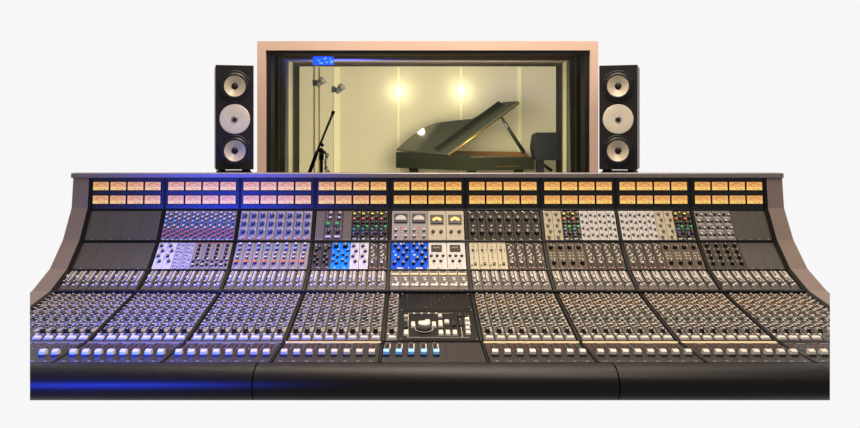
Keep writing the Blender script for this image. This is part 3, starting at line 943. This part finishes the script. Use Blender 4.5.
# rim lip
ii = shrink(out_, .95); k = len(out_)
b = mb.pts([(p.x, p.y, ZL - .012) for p in out_] + [(p.x, p.y, q) for p, q in zip(out_, TOP)] + [(p.x, p.y, q) for p, q in zip(ii, TOP)] + [(p.x, p.y, ZL - .012) for p in ii])
for i in range(k):
    j = (i + 1) % k
    mb.face((b + i, b + j, b + k + j, b + k + i), 'piano'); mb.face((b + k + i, b + k + j, b + 2 * k + j, b + 2 * k + i), 'piano'); mb.face((b + 2 * k + i, b + 2 * k + j, b + 3 * k + j, b + 3 * k + i), 'piano_inner')
put('case', mb.mesh('case'), pt)
put('soundboard', plate(shrink(out_, .93), ZL - .012, ZL - .004, 'piano_inner').mesh('soundboard'), pt, None, 'golden brown iron plate and soundboard')
# fall board with a gilt line
mid = A_.lerp(B_, .5); fr_n = Vector((N_.y, -N_.x))
pl = MB()
for i in range(7):
    p = A_.lerp(B_, .40 + i * .055); q = p + N_ * .03
    zc = PZ(166.8, PD)
    bb = pl.pts([(p.x + fr_n.x * .004, p.y + fr_n.y * .004, zc - .008), (q.x + fr_n.x * .004, q.y + fr_n.y * .004, zc - .008), (q.x + fr_n.x * .004, q.y + fr_n.y * .004, zc + .008), (p.x + fr_n.x * .004, p.y + fr_n.y * .004, zc + .008), ])
    pl.face((bb, bb + 1, bb + 2, bb + 3), 'brass')
put('gilt_lettering', pl.mesh('gilt_lettering'), pt, None, 'thin gold lettering on the piano side')
for p in (A_ + (T_ - A_) * .12 + Vector((.15, .1)), B_ + Vector((-.2, .12)), T_ + Vector((.25, .18))):
    put('leg', MB().tube((p.x, p.y, .06), (p.x, p.y, zl), .04, 'piano', 10, .065).tube((p.x, p.y, 0), (p.x, p.y, .06), .03, 'brass', 10).mesh('leg'), pt)
# lid: hinge along the bass side, rising to the right
H0 = Vector((PX(447, PD), PD, zr + .005)); H1 = Vector((PX(396, PD + .9), PD + .9, zr + .01))
hp = [(447.5, 153.5, PD), (518.5, 101.3, PD + .35), (507, 101.8, PD + .6), (500, 102.8, PD + .7), (472, 119, PD + 1.5), (455, 120.5, PD + 1.75), (435, 123, PD + 1.7), (422, 128.5, PD + 1.4), (408, 139, PD + 1.1), (396, 149.5, PD + .9)]
V = [Vector((PX(x, Y), Y, PZ(y, Y))) for x, y, Y in hp]
# fit all points to one plane (hinge near, tip, tail)
n_ = (V[1] - V[0]).cross(V[-1] - V[0]).normalized()
C0 = Vector(cam.location)


def onplane(x, y, off=0.0):
    d = Vector(((x - 413.7) / F, 1, (135 - y) / F)); tt = (V[0] + n_ * off - C0).dot(n_) / d.dot(n_); return C0 + d * tt


if n_.z < 0: n_ = -n_
lp = [onplane(x, y) for x, y, _ in hp]
for q in lp: assert 9 < q.y < 13, q
mb = MB(); k = len(lp); th = .024
b = mb.pts(lp + [p - n_ * th for p in lp])
for i in range(k):
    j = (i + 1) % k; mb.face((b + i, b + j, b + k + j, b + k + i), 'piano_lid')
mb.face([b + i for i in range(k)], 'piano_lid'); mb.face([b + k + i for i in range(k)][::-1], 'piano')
lid = put('lid', mb.mesh('lid'), pt)
# gold edge along the keyboard end, folded front flap
e = MB(); a, b_ = lp[0], lp[1]; e.tube(a - n_ * .03, b_ - n_ * .03, .011, 'brass', 6)
put('lid_edge', e.mesh('lid_edge'), lid, None, 'gold line along the lid edge')
fp = [onplane(436, 151.5, .03), onplane(500.5, 102.5, .03), onplane(507.5, 102.5, .03), onplane(442, 150.5, .03)]
fp = [onplane(x, y, .02) for x, y in ((435, 149.5), (499, 102.2), (504, 106), (439, 151.5))]
mb = MB(); b = mb.pts(fp + [p + n_ * .02 for p in fp])
for f in ((4, 5, 6, 7), (3, 2, 1, 0), (0, 1, 5, 4), (1, 2, 6, 5), (2, 3, 7, 6), (3, 0, 4, 7)): mb.face([b + i for i in f], 'piano')
put('lid_flap', mb.mesh('lid_flap'), lid, None, 'folded front flap lying on the lid')
pa = onplane(500.5, 116, -.03); pb = Vector((PX(524, PD + .5), PD + .5, zr))
put('lid_prop', MB().tube(pa, pb, .018, 'piano', 8, .03).mesh('lid_prop'), pt)

# black cabinet on a stand, right of the piano
Y = 10.4
t = thing('amplifier_cabinet', 'black rounded cabinet on a stand at the right, beside the piano', 'cabinet', (PX(548, Y), Y, 0))
mb = MB(); zz0, zz1 = PZ(160, Y), PZ(132.5, Y); xx0, xx1 = PX(532.5, Y), PX(556.6, Y)
pf = [(xx0, zz0 + .08), (xx0 + .02, zz0), (xx1, zz0), (xx1, zz1), (xx0 + .05, zz1), (xx0 + .01, zz1 - .03), (xx0 - .012, (zz0 + zz1) / 2)]
b = mb.pts([(x, Y - .15, z) for x, z in pf] + [(x, Y + .15, z) for x, z in pf]); k = len(pf)
for i in range(k): j = (i + 1) % k; mb.face((b + i, b + j, b + k + j, b + k + i), 'mic_black')
mb.face([b + i for i in range(k)], 'mic_black'); mb.face([b + k + i for i in range(k)][::-1], 'mic_black')
mb.box((xx0 + .05, Y - .155, zz0 + .04), (xx1 - .02, Y - .15, zz1 - .04), 'mic_black')
put('cabinet_body', mb.mesh('cabinet_body'), t)
put('stand_post', MB().box((PX(536.5, Y), Y - .05, .03), (PX(543.5, Y), Y + .05, zz0), 'mic_black').mesh('stand_post'), t)
put('stand_base', MB().box((PX(530, Y), Y - .2, 0), (PX(556, Y), Y + .2, .03), 'mic_black').tube((PX(541, Y), Y, PZ(163, Y)), (PX(552, Y), Y, PZ(171, Y)), .02, 'mic_black').mesh('stand_base'), t)

# microphone stand with boom
Y = 7.2
def Q(x, y, dy=0):
    dy *= 2
    return Vector((PX(x, Y + dy), Y + dy, PZ(y, Y + dy)))


t = thing('microphone_stand', 'black microphone boom stand in the room behind the window', 'microphone stand', (PX(321.5, Y), Y, 0))
put('boom_arm', MB().tube(Q(309.5, 173), Q(317, 152), .016, 'mic_black', 8).tube(Q(317, 152), Q(333, 113), .010, 'mic_black', 8).mesh('boom_arm'), t)
put('pole', MB().tube((PX(321.5, Y), Y, .03), Q(321.5, 149.5), .013, 'mic_black', 8).tube(Q(321.5, 160), Q(321.5, 154), .02, 'mic_black', 8).mesh('pole'), t)
put('microphone', MB().tube(Q(332.4, 114.5), Q(333.8, 111), .016, 'mic_black', 10, .014).mesh('microphone'), t)
put('clutch', MB().tube(Q(319.5, 149), Q(324, 154), .022, 'mic_black', 10).tube(Q(321, 146), Q(323.5, 144), .014, 'mic_black', 8).mesh('clutch'), t)
for a in range(3):
    an = math.radians(90 + a * 120); c0_ = Vector((PX(321.5, Y), Y, .12))
    put('leg', MB().tube(c0_, (c0_.x + .26 * math.cos(an), c0_.y + .26 * math.sin(an), .012), .012, 'mic_black', 8).mesh('leg'), t)
t = thing('small_microphone_stand', 'short dark stand with cable just right of the microphone boom stand', 'stand', (PX(326, Y + .6), Y + .6, 0))
t_ = [Q(323.5, 151.5, .3), Q(326, 153, .3), Q(326.5, 158, .3), Q(325.2, 163, .3), Q(326.5, 168, .3), Q(326.2, 176, .3)]
mb = MB()
for a, b in zip(t_, t_[1:]): mb.tube(a, b, .011, 'mic_black', 8)
mb.tube(Q(326, 154, .3), Q(328.5, 156, .3), .015, 'mic_black', 8); mb.tube(Q(324.5, 168, .3), Q(329.5, 172, .3), .01, 'mic_black', 8)
mb.tube(t_[-1], (t_[-1].x, t_[-1].y, .03), .012, 'mic_black', 8)
put('stem', mb.mesh('stem'), t)
put('base', MB().lathe([(.14, 0), (.14, .02), (.03, .035)], 'mic_black', 20, False).mesh('base'), t, Matrix.Translation((PX(326, Y + .6), Y + .6, 0)))

# two clip-on spotlights on the back wall
for (x, y, lb) in ((320, 83, 'small silver wall spotlight, upper left of the pair on the cream wall'), (339, 89.5, 'small silver wall spotlight, lower right of the pair on the cream wall')):
    Yw = RB; s_ = Yw / F
    t = thing('wall_spotlight', lb, 'spotlight', (PX(x - 5, Yw), Yw - .01, PZ(y, Yw)), 0, 'spotlights on the cream wall')
    R_ = WORLD[t]
    put('bracket', MB().box((-.03, -.02, -.045), (.03, .01, .045), 'dk').tube((.0, -.03, 0), (.075, -.08, -.01), .012, 'g', 8).mesh('bracket'), t, R_)
    put('lamp_head', MB().tube((.05, -.12, -.05), (.115, -.10, .01), .035, 'g', 12, .04).tube((.115, -.10, .01), (.15, -.09, .045), .048, 'p_white', 12, .052).mesh('lamp_head'), t, R_)

# two glowing globes added for reflections of lamps
for (x, y, lb) in ((399.2, 91.5, 'small bright globe standing in for a lamp reflection, the left one'), (461.2, 91, 'small bright globe standing in for a lamp reflection, the right one')):
    t = thing('lamp_reflection', lb, 'lamp reflection', (PX(x, RB), RB - .02, PZ(y, RB)), 0, 'bright globes standing in for lamp reflections')
    R_ = WORLD[t]; rot = Matrix.Rotation(math.pi / 2, 4, 'X')
    put('globe_base', MB().lathe([(.03, -.02), (.03, .03)], 'p_white', 12, False).mesh('globe_base'), t, R_ @ rot)
    sp = MB(); k = 8; sp.lathe([(.052 * math.sin(math.pi * (i + .3) / 9), .075 - .052 * math.cos(math.pi * (i + .3) / 9)) for i in range(9)], 'reflected_glow', 16, True)
    put('bright_globe', sp.mesh('bright_globe'), t, R_ @ rot)
    l = bpy.data.lights.new('globe_glow', 'POINT'); l.energy = 2; l.color = (1, .94, .82); l.shadow_soft_size = .06  # added point light, spreads a soft glow on the wall around the globe
    lo = put('globe_glow', l, None, R_ @ Matrix.Translation((0, -.22, 0)))

# glowing panel added for a blue reflection in the window
Yb = 5.6
t = thing('blue_reflection', 'small blue glowing panel standing in for a reflection, upper left of the window', 'reflection', (PX(325, Yb), Yb, PZ(60, Yb)))
mb = MB().box((PX(313, Yb), Yb, PZ(64.5, Yb)), (PX(333, Yb), Yb + .05, PZ(56.5, Yb)), 'blue_glow')
r5 = random.Random(5)
for i in range(14):
    xa = r5.uniform(317, 331); ya = r5.uniform(58, 64); mb.box((PX(xa, Yb), Yb - .006, PZ(ya, Yb)), (PX(xa + r5.uniform(1, 3), Yb), Yb, PZ(ya - .8, Yb)), 'blue_pale')
put('glow_panel', mb.mesh('glow_panel'), t)
put('hanger', MB().tube((PX(323, Yb), Yb + .03, PZ(57, Yb)), (PX(323, Yb), Yb + .03, cz0 + (cz1 - cz0) * (Yb - RN) / (RB - RN)), .008, 'mic_black', 8).mesh('hanger'), t)
l = bpy.data.lights.new('blue_soffit_fill', 'AREA'); l.energy = 60; l.color = (.1, .14, 1); l.size = .3  # added unseen light that tints the soffit blue
lo = put('blue_soffit_fill', l, None, Matrix.Translation((PX(345, 7.4), 7.4, 1.68)) @ Matrix.Rotation(math.radians(165), 4, 'X'))
